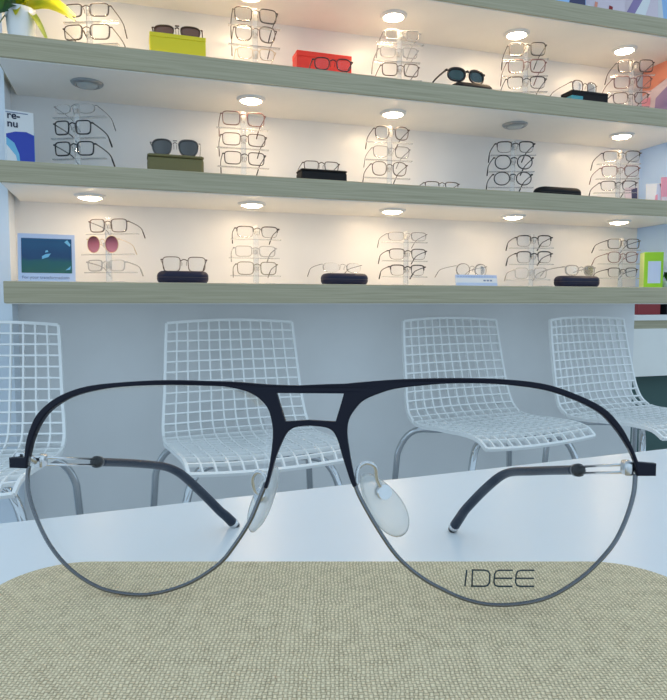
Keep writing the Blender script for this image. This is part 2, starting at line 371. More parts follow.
# placements: style, x, y, z, width, height, frame, lens, label
STANDS = [
 (1, -0.0980, 1.9301, 22, 'clear acrylic display stand on the top shelf beside the potted plant', [
  ('full', -0.0979, 1.9301, 1.6226, 0.1354, 0.0369, 'brown', 'clear', 'brown rectangular spectacles, upper pair on the stand beside the potted plant'),
  ('full', -0.0981, 1.9301, 1.5617, 0.1386, 0.0424, 'brown', 'clear', 'brown rectangular spectacles, lower pair on the stand beside the potted plant'),
 ]),
 (1, 0.3709, 1.9300, 3, 'clear acrylic display stand on the top shelf left of the red box', [
  ('full', 0.3710, 1.9300, 1.6680, 0.1329, 0.0427, 'black', 'clear', 'dark square spectacles, topmost on the stand left of the red box'),
  ('soft', 0.3704, 1.9300, 1.6122, 0.1273, 0.0486, 'brown', 'clear', 'dark rounded-square spectacles, middle pair on the stand left of the red box'),
  ('half', 0.3714, 1.9300, 1.5607, 0.1187, 0.0345, 'gold', 'clear', 'pale thin spectacles, lowest on the stand left of the red box'),
 ]),
 (1, 0.8352, 1.9300, 8, 'clear acrylic display stand on the top shelf holding two colourless frames', [
  ('full', 0.8411, 1.9300, 1.6747, 0.1210, 0.0322, 'crystal', 'clear', 'colourless clear frame, topmost of the stand right of the red box'),
  ('full', 0.8295, 1.9300, 1.6180, 0.1307, 0.0353, 'crystal', 'clear', 'colourless clear frame, middle pair of the stand right of the red box'),
  ('full', 0.8351, 1.9300, 1.5615, 0.1279, 0.0417, 'brown', 'clear', 'thin brown spectacles, lowest of the stand right of the red box'),
 ]),
 (1, 1.2993, 1.9300, 20, 'clear acrylic display stand on the top shelf right of the flat black case', [
  ('full', 1.2999, 1.9300, 1.6775, 0.1304, 0.0459, 'black', 'clear', 'black rectangular spectacles, topmost on the stand right of the dark wrap sunglasses'),
  ('full', 1.2993, 1.9300, 1.6215, 0.1340, 0.0461, 'rose', 'clear', 'reddish brown spectacles, middle pair on the stand right of the dark wrap sunglasses'),
  ('half', 1.2987, 1.9300, 1.5685, 0.1376, 0.0430, 'black', 'clear', 'black browline spectacles, lowest on the stand right of the dark wrap sunglasses'),
 ]),
 (1, 1.7433, 1.9300, 20, 'clear acrylic display stand on the top shelf in front of the coloured poster', [
  ('full', 1.7528, 1.9300, 1.6712, 0.1342, 0.0455, 'black', 'clear', 'dark square spectacles, topmost on the stand in front of the coloured poster'),
  ('full', 1.7418, 1.9300, 1.6140, 0.1413, 0.0455, 'rose', 'clear', 'reddish spectacles, middle pair on the stand in front of the coloured poster'),
  ('half', 1.7353, 1.9300, 1.5589, 0.1344, 0.0422, 'brown', 'clear', 'thin brown half-rim spectacles, lowest on the stand in front of the coloured poster'),
 ]),
 (2, -0.1379, 1.9301, 24, 'clear acrylic display stand on the middle shelf beside the blue solution box', [
  ('rimless', -0.1344, 1.9301, 1.3604, 0.1243, 0.0281, 'silver', 'clear', 'rimless spectacles with dark tips, topmost on the stand beside the blue solution box'),
  ('full', -0.1408, 1.9301, 1.3035, 0.1129, 0.0403, 'inkblack', 'clear', 'thick black spectacles, middle pair on the stand beside the blue solution box'),
  ('full', -0.1385, 1.9301, 1.2470, 0.1219, 0.0405, 'inkblack', 'clear', 'black rectangular spectacles, lowest on the stand beside the blue solution box'),
 ]),
 (2, 0.3333, 1.9300, 2, 'clear acrylic display stand on the middle shelf between the olive box and the black case', [
  ('full', 0.3324, 1.9300, 1.3664, 0.1333, 0.0420, 'rose', 'clear', 'reddish thin spectacles, topmost on the stand between the olive box and the black case'),
  ('full', 0.3334, 1.9300, 1.3083, 0.1366, 0.0378, 'brown', 'clear', 'brown rectangular spectacles, middle pair on the stand between the olive box and the black case'),
  ('full', 0.3342, 1.9300, 1.2529, 0.1280, 0.0395, 'black', 'clear', 'dark rectangular spectacles, lowest on the stand between the olive box and the black case'),
 ]),
 (2, 0.8044, 1.9300, 6, 'clear acrylic display stand on the middle shelf right of the black case', [
  ('soft', 0.8074, 1.9300, 1.3617, 0.1193, 0.0436, 'brown', 'clear', 'dark brown spectacles, topmost on the stand right of the black case'),
  ('half', 0.8061, 1.9300, 1.3053, 0.1295, 0.0376, 'silver', 'clear', 'very thin metal spectacles, middle pair on the stand right of the black case'),
  ('soft', 0.7996, 1.9300, 1.2483, 0.1229, 0.0455, 'brown', 'clear', 'dark brown spectacles, lowest on the stand right of the black case'),
 ]),
 (2, 1.2568, 1.9300, 18, 'clear acrylic display stand on the middle shelf left of the flat black case', [
  ('half', 1.2608, 1.9300, 1.3526, 0.1358, 0.0400, 'inkblack', 'clear', 'black half-rim spectacles, topmost on the stand left of the flat black case'),
  ('round', 1.2561, 1.9300, 1.2972, 0.1359, 0.0501, 'inkblack', 'clear', 'black round spectacles, middle pair on the stand left of the flat black case'),
  ('round', 1.2535, 1.9300, 1.2434, 0.1361, 0.0470, 'inkblack', 'clear', 'black rounded spectacles, lowest on the stand left of the flat black case'),
 ]),
 (2, 1.6994, 1.9300, 20, 'clear acrylic display stand on the middle shelf beside the small leaflets', [
  ('half', 1.7039, 1.9300, 1.3516, 0.1419, 0.0407, 'black', 'clear', 'dark half-rim spectacles, topmost on the stand beside the small leaflets'),
  ('half', 1.7005, 1.9300, 1.2982, 0.1438, 0.0409, 'rose', 'clear', 'browline spectacles, middle pair on the stand beside the small leaflets'),
  ('half', 1.6937, 1.9300, 1.2479, 0.1368, 0.0374, 'black', 'clear', 'dark half-rim spectacles, lowest on the stand beside the small leaflets'),
 ]),
 (3, -0.0629, 1.9301, 24, 'clear acrylic display stand on the lowest shelf beside the ocean picture', [
  ('full', -0.0550, 1.9301, 1.0411, 0.1180, 0.0390, 'brown', 'clear', 'brown squared spectacles, above the pink sunglasses beside the ocean picture'),
  ('round', -0.0708, 1.9301, 0.9834, 0.0974, 0.0488, 'gold', 'pink', 'round pink-tinted sunglasses on the stand beside the ocean picture'),
  ('full', -0.0630, 1.9301, 0.9317, 0.1184, 0.0337, 'crystal', 'clear', 'colourless clear frame, below the pink sunglasses beside the ocean picture'),
 ]),
 (3, 0.3682, 1.9300, 2, 'clear acrylic display stand on the lowest shelf between two navy cases', [
  ('half', 0.3708, 1.9300, 1.0388, 0.1350, 0.0358, 'black', 'clear', 'dark half-rim spectacles, topmost on the stand between the two leftmost navy cases'),
  ('full', 0.3649, 1.9300, 0.9817, 0.1305, 0.0345, 'crystal', 'clear', 'colourless clear frame, middle pair on the stand between the two leftmost navy cases'),
  ('full', 0.3690, 1.9300, 0.9277, 0.1278, 0.0406, 'olive', 'clear', 'olive grey spectacles, lowest on the stand between the two leftmost navy cases'),
 ]),
 (3, 0.8650, 1.9300, 5, 'clear acrylic display stand on the lowest shelf left of the white and blue card', [
  ('half', 0.8642, 1.9300, 1.0443, 0.1401, 0.0289, 'silver', 'clear', 'thin dark half-rim spectacles, topmost on the stand left of the white and blue card'),
  ('half', 0.8656, 1.9300, 0.9831, 0.1353, 0.0371, 'black', 'clear', 'dark browline spectacles, middle pair on the stand left of the white and blue card'),
  ('half', 0.8651, 1.9300, 0.9312, 0.1269, 0.0373, 'inkblack', 'clear', 'black browline spectacles, lowest on the stand left of the white and blue card'),
 ]),
 (3, 1.3404, 1.9300, 16, 'clear acrylic display stand on the lowest shelf right of the white and blue card', [
  ('half', 1.3434, 1.9300, 1.0378, 0.1315, 0.0413, 'inkblack', 'clear', 'black browline spectacles, topmost on the stand right of the white and blue card'),
  ('half', 1.3448, 1.9300, 0.9808, 0.1318, 0.0432, 'inkblack', 'clear', 'black browline spectacles, middle pair on the stand right of the white and blue card'),
  ('full', 1.3331, 1.9300, 0.9269, 0.1195, 0.0398, 'crystal', 'clear', 'colourless clear frame, lowest on the stand right of the white and blue card'),
 ]),
 (3, 1.7240, 1.9300, 14, 'clear acrylic display stand on the lowest shelf beside the green box', [
  ('full', 1.7254, 1.9300, 1.0407, 0.1281, 0.0380, 'black', 'clear', 'dark rectangular spectacles, topmost on the stand beside the green box'),
  ('soft', 1.7228, 1.9300, 0.9898, 0.1207, 0.0417, 'rose', 'clear', 'dark reddish spectacles, middle pair on the stand beside the green box'),
  ('half', 1.7239, 1.9300, 0.9370, 0.1190, 0.0364, 'black', 'clear', 'dark browline spectacles, lowest on the stand beside the green box'),
 ]),
]
SINGLES = [
 ('sun', 0.1443, 1.9299, 1.5935, 0.1389, 0.0373, 8, 'brown', 'brownlens', 'brown tinted sunglasses with a dark frame resting on the yellow box'),
 ('soft', 0.5834, 1.8450, 1.5231, 0.1204, 0.0385, 5, 'maroon', 'clear', 'dark red rounded spectacles in front of the red box'),
 ('wrap', 1.0728, 1.9300, 1.5655, 0.1445, 0.0463, -3, 'inkblack', 'tealens', 'dark wraparound sunglasses with teal lenses resting on the flat black case'),
 ('soft', 1.5529, 1.9501, 1.5826, 0.1207, 0.0446, -6, 'brown', 'clear', 'thin brown spectacles resting on the teal-ended black box'),
 ('sun', 0.1331, 1.9299, 1.2627, 0.1403, 0.0509, 8, 'silver', 'greylens', 'aviator sunglasses with grey lenses resting on the olive box'),
 ('full', 0.5730, 1.9300, 1.2501, 0.1176, 0.0303, 3, 'brown', 'clear', 'small dark spectacles resting on the black case of the middle shelf'),
 ('half', 0.9861, 1.9300, 1.2141, 0.1260, 0.0275, 5, 'brown', 'clear', 'thin brown half-rim spectacles lying on the middle shelf with no case'),
 ('full', 0.1531, 1.9300, 0.9335, 0.1311, 0.0451, 4, 'brown', 'clear', 'brown rectangular spectacles resting on the leftmost navy case'),
 ('rimless', 0.6557, 1.9702, 0.9397, 0.1475, 0.0336, -8, 'silver', 'clear', 'rimless spectacles with thin dark temples behind the second navy case'),
 ('round', 1.1253, 1.9701, 0.9328, 0.1362, 0.0462, -8, 'silver', 'clear', 'thin grey round spectacles behind the white and blue card'),
 ('soft', 1.5818, 1.9802, 0.9427, 0.1597, 0.0401, -8, 'crystal', 'clear', 'colourless clear frame behind the rightmost navy case'),
]
LAMP_W = 86.
WORLD = (.60, .80, .98, 1); WORLD_S = 1.0; EXPO = 0.

# ------------------------------------------------------------------ the setting
YF, YB, XL, XR = 1.80, 2.10, -.305, 1.94
TOPS = {0: 1.806, 1: 1.507, 2: 1.199, 3: .898}
BOTS = {0: 1.746, 1: 1.447, 2: 1.142, 3: .840}
struct('floor', box(BM(), -2.5, 4.2, -1.6, 3.3, -.03, 0), M['floor'])
struct('wall_back', box(BM(), -.318, XR, YB, YB+.1, 0, 2.6), M['wall'])
struct('wall_left', box(BM(), -2.2, -.318, 2.0, YB+.1, 0, 2.6), M['cooltint'])
struct('wall_right', box(BM(), XR, XR+.03, YF, YB+.1, BOTS[3], 2.6), M['bluetint'])
struct('wall_rear', box(BM(), XR-.2, 4.0, 3.1, 3.2, 0, 2.6), M['wallpaint'])

SHELF_LABEL = {0: 'ash wood wall shelf at the very top carrying the picture cards',
               1: 'ash wood wall shelf with the potted plant and the yellow box',
               2: 'ash wood wall shelf with the blue solution box and olive box',
               3: 'ash wood wall shelf just above the chairs with the ocean picture'}
for i in range(4):
    t = thing('wall_shelf', SHELF_LABEL[i], 'shelf', (0, YB, BOTS[i]), group='ash wood wall shelves')
    zt = TOPS[i]-BOTS[i]
    obj('shelf_board', box(BM(), XL, XR, YF-YB, 0, .0025, zt, .002), M['wood'], t)
    obj('top_panel', box(BM(), XL+.004, XR-.002, YF-YB+.012, 0, zt-.0005, zt+.0006), M['shelftop'], t)['label'] = 'white glossy shelf top'
    obj('underside_panel', box(BM(), XL+.004, XR-.002, YF-YB+.006, 0, 0, .003), M['panel'], t)['label'] = 'white underside panel with downlights'

# recessed downlights under the shelves
LX = (-.10, .355, .81, 1.257, 1.70)
LSPEC = {0: (1, 1, 1, 1, 1), 1: (0, 1, 1, 0, 1), 2: (.75, .9, 1, .6, .7)}
LNAME = ('leftmost', 'second from the left', 'middle', 'fourth from the left', 'rightmost')
UNDER = {0: 'under the topmost shelf', 1: 'under the potted plant shelf', 2: 'under the solution box shelf'}
lampmats = {}
for i in range(3):
    for k, x in enumerate(LX):
        on = LSPEC[i][k]
        t = thing('downlight', ('lit downlight ' if on else 'unlit grey downlight ')+UNDER[i]+', '+LNAME[k]+' of its row', 'downlight',
                  (x, 1.93, BOTS[i]), group='downlights under the wall shelves')
        obj('trim_ring', lathe(BM(), [(.0305, .0), (.0305, -.007), (.033, -.0085), (.039, -.006), (.043, -.0015), (.043, 0), (.0305, 0)], 36), M['ring'] if on else M['ringdark'], t)
        if on not in lampmats: lampmats[on] = lampmat('lit_lamp', LAMP_W*on) if on else M['lampoff']
        obj('lamp', lathe(BM(), [(.030, -.003), (.028, -.0075), (.022, -.011), (.012, -.013), (.0, -.0135)], 28), lampmats[on], t)

# ------------------------------------------------------------------ lattice chairs
def chair_profile():
    P = [(0, .250, .790), (0, .240, .735), (0, .222, .660), (0, .200, .580), (0, .182, .520), (0, .155, .476), (0, .105, .452), (0, .03, .446), (0, -.05, .448), (0, -.13, .452), (0, -.19, .446), (0, -.222, .426)]
    pts = spline(P, 10)
    L = [0]
    for a, b in zip(pts, pts[1:]): L.append(L[-1]+(b-a).length)
    return pts, L
CP, CL = chair_profile()
def cp_at(s):
    s = min(max(s, 0), CL[-1]-1e-6)
    for i in range(len(CL)-1):
        if CL[i+1] >= s:
            t = (s-CL[i])/(CL[i+1]-CL[i]); p = CP[i].lerp(CP[i+1], t); d = (CP[i+1]-CP[i]).normalized(); return p, d
def chair_pt(u, s):
    p, d = cp_at(s); L = CL[-1]; f = s/L
    hw = .196 + .020*min(1, f/.45) + .008*max(0, 1-abs(f-.6)/.3) - .010*max(0, (f-.85)/.15)
    back = max(0, 1-f/.5)
    x = u*hw
    y = p.y - .030*u*u*(.4+.6*back)
    z = p.z + .012*u*u*(f > .5)*min(1, (f-.5)/.2) - .008*u*u*max(0, 1-f/.08)
    n = Vector((0, -d.z, d.y))
    if n.z < 0 and f > .5: n = -n
    return Vector((x, y, z)), d, n
def rib(bm, pts, nrm, w, dp):
    rings = []
    N = len(pts)
    for i in range(N):
        t = (pts[min(i+1, N-1)]-pts[max(i-1, 0)]).normalized(); n = nrm[i]; n = (n-t*n.dot(t)).normalized(); b = t.cross(n)
        rings.append([bm.verts.new(pts[i]+b*w*s1/2+n*dp*s2/2) for s1, s2 in ((1, 1), (1, -1), (-1, -1), (-1, 1))])
    for a, c in zip(rings, rings[1:]):
        for k in range(4): bm.faces.new((a[k], a[(k+1) % 4], c[(k+1) % 4], c[k]))
    bm.faces.new(rings[0]); bm.faces.new(rings[-1][::-1])
def chair_shell():
    bm = BM(); L = CL[-1]; NU, NV = 12, 23
    for i in range(NU+1):
        u = -1+2*i/NU; edge = i in (0, NU)
        q = [chair_pt(u, L*k/60) for k in range(61)]
        rib(bm, [a[0] for a in q], [a[2] for a in q], .008 if edge else .0048, .011)
    for j in range(NV+1):
        s = L*j/NV; edge = j in (0, NV)
        q = [chair_pt(-1+2*k/16, s) for k in range(17)]
        rib(bm, [a[0] for a in q], [a[2] for a in q], .008 if edge else .0048, .0105)
    return bm
def make_chair(label):
    t = thing('lattice_chair', label, 'chair', group='white lattice chairs along the wall')
    obj('lattice_shell', chair_shell(), M['plastic'], t)
    for sx in (-1, 1):
        for top, bot in (((.0, -.03), (.225, -.185)), ((.0, .04), (.262, .20))):
            a = Vector((0.015*sx, top[1], .425)); b = Vector((bot[0]*sx*.84, bot[1]*.84, .425)); c = Vector((bot[0]*sx*.90, bot[1]*.90, .385)); d = Vector((bot[0]*sx, bot[1], .0))
            path = [a, a.lerp(b, .6)] + [((1-k/8)**2)*a.lerp(b, .75) + 2*(1-k/8)*(k/8)*b*1.0 + (k/8)**2*c.lerp(d, .12) for k in range(9)] + [d]
            obj('leg', tube(BM(), path, .0105, 12), M['chrome'], t)
    obj('seat_mount', box(BM(), -.075, .075, -.07, .08, .425, .438, .004), M['chrome'], t)
    return t
def copy_tree(o, parent=None):
    c = o.copy(); COL.objects.link(c)
    if parent is not None: c.parent = parent
    for ch in list(o.children): copy_tree(ch, c)
    return c
CH = [((-.415, 1.73), -8, 'white lattice chair with chrome legs at the left edge, cut off by the frame'),
      ((.312, 1.765), 4, 'white lattice chair with chrome legs behind the bridge of the big spectacles'),
      ((1.103, 1.80), 8, 'white lattice chair with chrome legs seen mostly through the right lens'),
      ((1.668, 1.775), 11, 'white lattice chair with chrome legs nearest the reception desk at right')]
proto = make_chair(CH[0][2])
for i, (p, a, lab) in enumerate(CH):
    c = proto if i == 0 else copy_tree(proto)
    c.location = (p[0], p[1], 0); c.rotation_euler = (0, 0, math.radians(a)); c['label'] = lab

# ------------------------------------------------------------------ table in front
TA = math.radians(4.0); TZ = .739
t = thing('white_table', 'glossy white table in the foreground under the linen case', 'table', (.14, .337, 0), TA)
obj('table_top', box(BM(), -.85, .85, -.80, 0, TZ-.028, TZ, .0015), M['table'], t)
for sx in (-1, 1):
    for sy in (-.74, -.06):
        obj('leg', box(BM(), sx*.79-.022, sx*.79+.022, sy-.022, sy+.022, 0, TZ-.028, .003), M['chrome'], t)

# ------------------------------------------------------------------ linen case
PSI = math.radians(17.58)
def cam_xy(r, f): return (r*math.cos(PSI)+f*math.sin(PSI), -r*math.sin(PSI)+f*math.cos(PSI))
CZ = .7755
cx, cy = cam_xy(.002, .113)
t = thing('spectacle_case', 'beige woven linen case carrying the large aviator spectacles', 'case', (cx, cy, TZ), -PSI)
obj('lid', pillow(BM(),   .0812, .0460, .019, .0185, CZ-TZ, .0030, .0006, 12, 6), M['linen'], t)
obj('base', pillow(BM(),   .0812, .0460, .019, 0, .0175, .0006, .003, 12, 6), M['linen'], t)
obj('seam', pillow(BM(),   .0805, .0453, .0185, .0172, .0188, 0, 0, 12, 1), M['seam'], t)

# ------------------------------------------------------------------ the large spectacles
BROW = [(-67.24,-1.17), (-66.86,2.52), (-65.69,6.25), (-63.98,9.18), (-60.47,12.17), (-55.97,14.36), (-50.64,15.79), (-42.74,16.71), (-32.79,17.35), (-21.74,17.31), (-16.32,17.18), (-12.30,16.91), (-8.09,16.70), (-3.48,16.65), (1.31,16.90), (6.72,17.12), (9.09,17.36), (14.23,17.83), (19.78,18.19), (29.13,18.44), (38.68,18.31), (48.03,17.40), (54.62,15.47), (61.35,12.25), (65.07,8.46), (67.40,4.35), (68.86,0.63), (72.76,0.26), (72.61,-2.38), (68.61,-2.32), (68.00,0.96), (66.32,4.36), (63.77,7.99), (60.37,11.30), (54.19,14.30), (48.02,16.12), (38.68,17.18), (29.14,17.27), (22.77,16.75), (18.51,16.25), (15.32,15.48), (11.05,13.69), (8.92,11.55), (7.66,9.31), (7.36,6.53), (7.94,2.39), (8.72,-1.74), (9.49,-4.48), (8.75,-4.91), (7.99,-3.24), (6.36,1.61), (5.33,5.01), (4.39,6.70), (3.37,7.47), (1.85,7.81), (-0.97,7.98), (-3.57,7.68), (-4.88,7.07), (-5.85,6.09), (-7.01,3.70), (-8.07,0.88), (-9.10,-3.00), (-9.83,-5.59), (-10.60,-5.40), (-9.83,-2.81), (-9.16,0.86), (-8.73,5.38), (-8.91,8.18), (-9.77,11.26), (-11.69,13.54), (-14.50,15.09), (-18.55,15.98), (-21.72,16.22), (-32.77,16.24), (-42.71,15.70), (-49.74,14.68), (-55.92,12.90), (-60.90,9.87), (-63.62,6.56), (-65.30,2.82), (-66.20,-0.89), (-66.61,-3.66), (-70.97,-3.79), (-71.20,-1.39)]
BRIDGE_HOLE = [(-8.06,14.90), (6.53,14.97), (6.11,13.36), (4.82,8.99), (-0.98,9.23), (-6.04,8.82), (-7.49,13.18)]
RIM_L = [(-66.37,-3.19), (-66.64,-6.40), (-65.96,-10.23), (-64.11,-14.64), (-60.83,-20.03), (-56.63,-24.39), (-51.70,-27.54), (-46.18,-29.51), (-39.75,-30.00), (-34.63,-29.42), (-29.39,-27.78), (-24.90,-25.58), (-20.04,-22.01), (-17.00,-18.24), (-13.67,-12.99), (-11.66,-8.22), (-10.18,-4.53)]
RIM_R = [(68.50,-2.00), (68.02,-6.21), (66.34,-11.43), (63.60,-16.61), (59.09,-21.53), (54.52,-25.00), (49.35,-27.65), (43.49,-28.87), (37.55,-28.99), (32.54,-28.00), (28.16,-26.19), (23.13,-23.48), (18.07,-19.21), (13.71,-13.13), (10.15,-7.00), (9.07,-4.27)]
LENS_L = [(-66.37,-3.19), (-66.64,-6.40), (-65.96,-10.23), (-64.11,-14.64), (-60.83,-20.03), (-56.63,-24.39), (-51.70,-27.54), (-46.18,-29.51), (-39.75,-30.00), (-34.63,-29.42), (-29.39,-27.78), (-24.90,-25.58), (-20.04,-22.01), (-17.00,-18.24), (-13.67,-12.99), (-11.66,-8.22), (-10.18,-4.53), (-9.16,0.86), (-8.73,5.38), (-8.91,8.18), (-9.77,11.26), (-11.69,13.54), (-14.50,15.09), (-18.55,16.05), (-21.72,16.33), (-32.77,16.35), (-42.71,15.81), (-49.75,14.79), (-55.92,13.01), (-60.90,9.98), (-63.62,6.67), (-65.30,2.93), (-66.21,-0.66)]
LENS_R = [(68.50,-2.00), (68.02,-6.21), (66.34,-11.43), (63.60,-16.61), (59.09,-21.53), (54.52,-25.00), (49.35,-27.65), (43.49,-28.87), (37.55,-28.99), (32.54,-28.00), (28.16,-26.19), (23.13,-23.48), (18.07,-19.21), (13.71,-13.13), (10.15,-7.00), (9.07,-4.27), (7.94,2.39), (7.36,6.53), (7.66,9.31), (8.92,11.55), (11.05,13.69), (15.32,15.48), (18.51,16.36), (22.77,16.85), (29.14,17.37), (38.68,17.29), (48.02,16.23), (54.19,14.41), (60.37,11.40), (63.78,8.09), (66.32,4.47), (68.00,1.06)]
TEMPLE_L_W = [(-66.8,9.5,-3.4), (-67.3,40.1,-11.2)]
TEMPLE_L_T = [(-67.2,41.1,-11.5), (-67.9,60.8,-16.7), (-67.8,81.5,-22.5), (-67.0,95.4,-26.9), (-65.1,103.3,-30.9), (-63.7,111.1,-36.1), (-60.9,124.7,-46.7), (-57.4,135.3,-56.6), (-55.8,139.2,-60.1), (-54.1,143.1,-64.1)]
TEMPLE_R_W = [(67.4,5.8,-1.1), (65.1,33.7,-8.9)]
TEMPLE_R_T = [(64.9,34.7,-9.1), (63.9,57.3,-15.2), (62.0,74.9,-20.1), (60.0,94.5,-25.6), (58.2,104.1,-29.5), (56.0,110.6,-33.9), (53.0,122.9,-42.3), (48.8,133.9,-52.2), (47.4,139.4,-57.1), (45.5,144.9,-63.1)]
HT = math.radians(7); HO = (.03669917, .13041266, CZ)
hs, hc = math.sin(HT), math.cos(HT); HZ = .80593026-CZ
def hx(a, b, tt=0.): return Vector((a, a*a + b*hs + tt*hc, HZ + b*hc - tt*hs))
def remap(bm):
    for v in bm.verts: v.co = hx(v.co.x, v.co.z, v.co.y)
    return bm
mm = lambda L: [(x/1000, y/1000) for x, y in L]
H = thing('spectacles', 'large navy and silver aviator spectacles standing open on the linen case in front', 'spectacles', HO, -math.radians(22.58))
def dens(L, k=4): return [(p.x, p.y) for p in spline([(x, y, 0) for x, y in L], k)]
# brow: outer contour smoothed between its corners
BR = mm(BROW)
def smooth_seg(i0, i1): return dens(BR[i0:i1+1], 4)
seg = smooth_seg(0, 26)+[BR[27], BR[28]]+smooth_seg(29, 47)+smooth_seg(48, 62)+smooth_seg(63, len(BR)-3)+[BR[-2], BR[-1]]
obj('brow_frame', remap(plate(seg, -.0007, .0007, [mm(BRIDGE_HOLE)], .0003)), M['navy'], H, False)['label'] = 'navy double-bridge brow bar'
for side, rimp, lensp in (('L', RIM_L, LENS_L), ('R', RIM_R, LENS_R)):
    pts = [hx(a, b) for a, b in dens(mm(rimp), 5)]
    n = len(pts)
    obj('lower_rim', tube(BM(), pts, [.00050 - .00008*math.sin(PI*i/(n-1)) for i in range(n)], 10), M['rim'], H)['label'] = 'thin silvery wire rim'
    ln = obj('lens', remap(sheet(dens(mm(lensp), 2), -.0004, .0011)), M['lens'], H)
    if side == 'R':
        lt = BM()
        def stroke(px):
            q = [hx(.03212+.0002093*(x-464), -.0250+.0002066*(585-y), -.00075) for x, y in px]
            tube(lt, q, .00018, 6)
        stroke([(466.3, 569), (464.5, 585)])
        stroke([(471.5, 585), (472, 569)]); stroke([(471.5, 569), (484, 569), (487.5, 570), (489.3, 573), (489, 581), (487, 584.2), (484, 585), (470.5, 585)])
        for ox in (0, 21.5):
            stroke([(512+ox, 569), (499+ox, 569), (495.5+ox, 570), (494+ox, 573), (493.3+ox, 581), (494.6+ox, 584), (498+ox, 585), (511.5+ox, 585)])
            stroke([(493.7+ox, 577), (511.5+ox, 577)])
        obj('lettering', lt, M['print'], ln)['label'] = 'dark lettering IDEE'
def hl(L): return [Vector((x/1000, y/1000, HZ+z/1000)) for x, y, z in L]
for side, wires, tb in ((-1, TEMPLE_L_W, TEMPLE_L_T), (1, TEMPLE_R_W, TEMPLE_R_T)):
    w = hl(wires); q = spline(hl(tb), 5); n = len(q)
    # end piece wrapping back to the hinge
    e0 = hx(side*.0698, -.0011)
    b = BM(); tube(b, [e0, e0+Vector((-side*.0004, .003, -.0006)), w[0]+Vector((side*.0004, -.0006, 0))], .0008, 8)
    box(b, w[0].x-.0010, w[0].x+.0010, w[0].y-.0012, w[0].y+.0020, w[0].z-.0015, w[0].z+.0015, .0005)
    obj('hinge', b, M['silver'], H, True)['label'] = 'silver hinge block'
    tm = obj('temple', tube(BM(), q, [.00120+.0010*(i/(n-1)) for i in range(n)], 12, sx=1.0), M['slate'], H); tm['label'] = 'dark slate temple arm'
    b = BM()
    for dz in (-.00085, .00085):
        tube(b, [w[0]+Vector((0, 0, dz)), w[1]+Vector((0, 0, dz))], .00032, 8)
    obj('wire', b, M['silver'], tm)['label'] = 'pair of fine silver wires'
    b = BM(); d = (q[1]-q[0]).normalized()
    tube(b, [w[1]-d*.0012, w[1]-d*.0010, w[1]+d*.0014, w[1]+d*.0016], [.0010, .0017, .0017, .0010], 12)
    obj('collar', b, M['tip'], tm)
    d = (q[-1]-q[-4]).normalized()
    obj('end_cap', tube(BM(), [q[-1]-d*.0002, q[-1]+d*.0022, q[-1]+d*.0024], [.00225, .00225, .0018], 12), M['silver'], tm)
    obj('tip', tube(BM(), [q[-1]+d*.0022, q[-1]+d*.0040, q[-1]+d*.0046], [.0019, .0019, .0010], 12), M['tip'], tm)
PADS = (((.0152, .0080, -.0112), (.55, .10, -.80), (.70, .45, .50), ((9.3, .6, -4.8), (9.4, 2.2, -1.8), (11.2, 3.2, -.5), (13.2, 4.2, -1.6), (13.6, 5.2, -4.5), (15, 7, -8))),
        ((-.0125, .0080, -.0107), (-.42, .10, -.90), (-.50, .80, .25), ((-10.4, .6, -5.2), (-11.0, 2.4, -3.6), (-12.8, 3.6, -3.2), (-14.2, 4.8, -5), (-14.0, 6, -8), (-12.7, 7.3, -9.6))))
for c, A, B, arm in PADS:
    A = Vector(A).normalized(); B = Vector(B); B = (B-A*B.dot(A)).normalized(); N = A.cross(B)
    c = Vector(c)+Vector((0, 0, HZ)); b = BM(); rings = []
    for s, hN in ((.02, .0010), (.6, .0009), (.9, .0006), (1, 0), (.9, -.0006), (.6, -.0009), (.02, -.0010)):
        rings.append([b.verts.new(c+A*math.cos(k*PI/14)*.0086*s+B*math.sin(k*PI/14)*(.0040-.0008*math.cos(k*PI/14)*-1)*s+N*hN) for k in range(28)])
    for r0, r1 in zip(rings, rings[1:]):
        for k in range(28):
            f = b.faces.new((r0[k], r0[(k+1) % 28], r1[(k+1) % 28], r1[k])); f.smooth = True
    pd = obj('nose_pad', b, M['pad'], H); pd['label'] = 'clear silicone nose pad'
    b = BM(); tube(b, spline(hl(arm), 6), .00048, 8)
    tube(b, [hl(arm)[-1]-N*.0011, hl(arm)[-1]+N*.0011], .0017, 10)
    obj('pad_arm', b, M['silver'], pd)['label'] = 'silver wire arm of the nose pad'

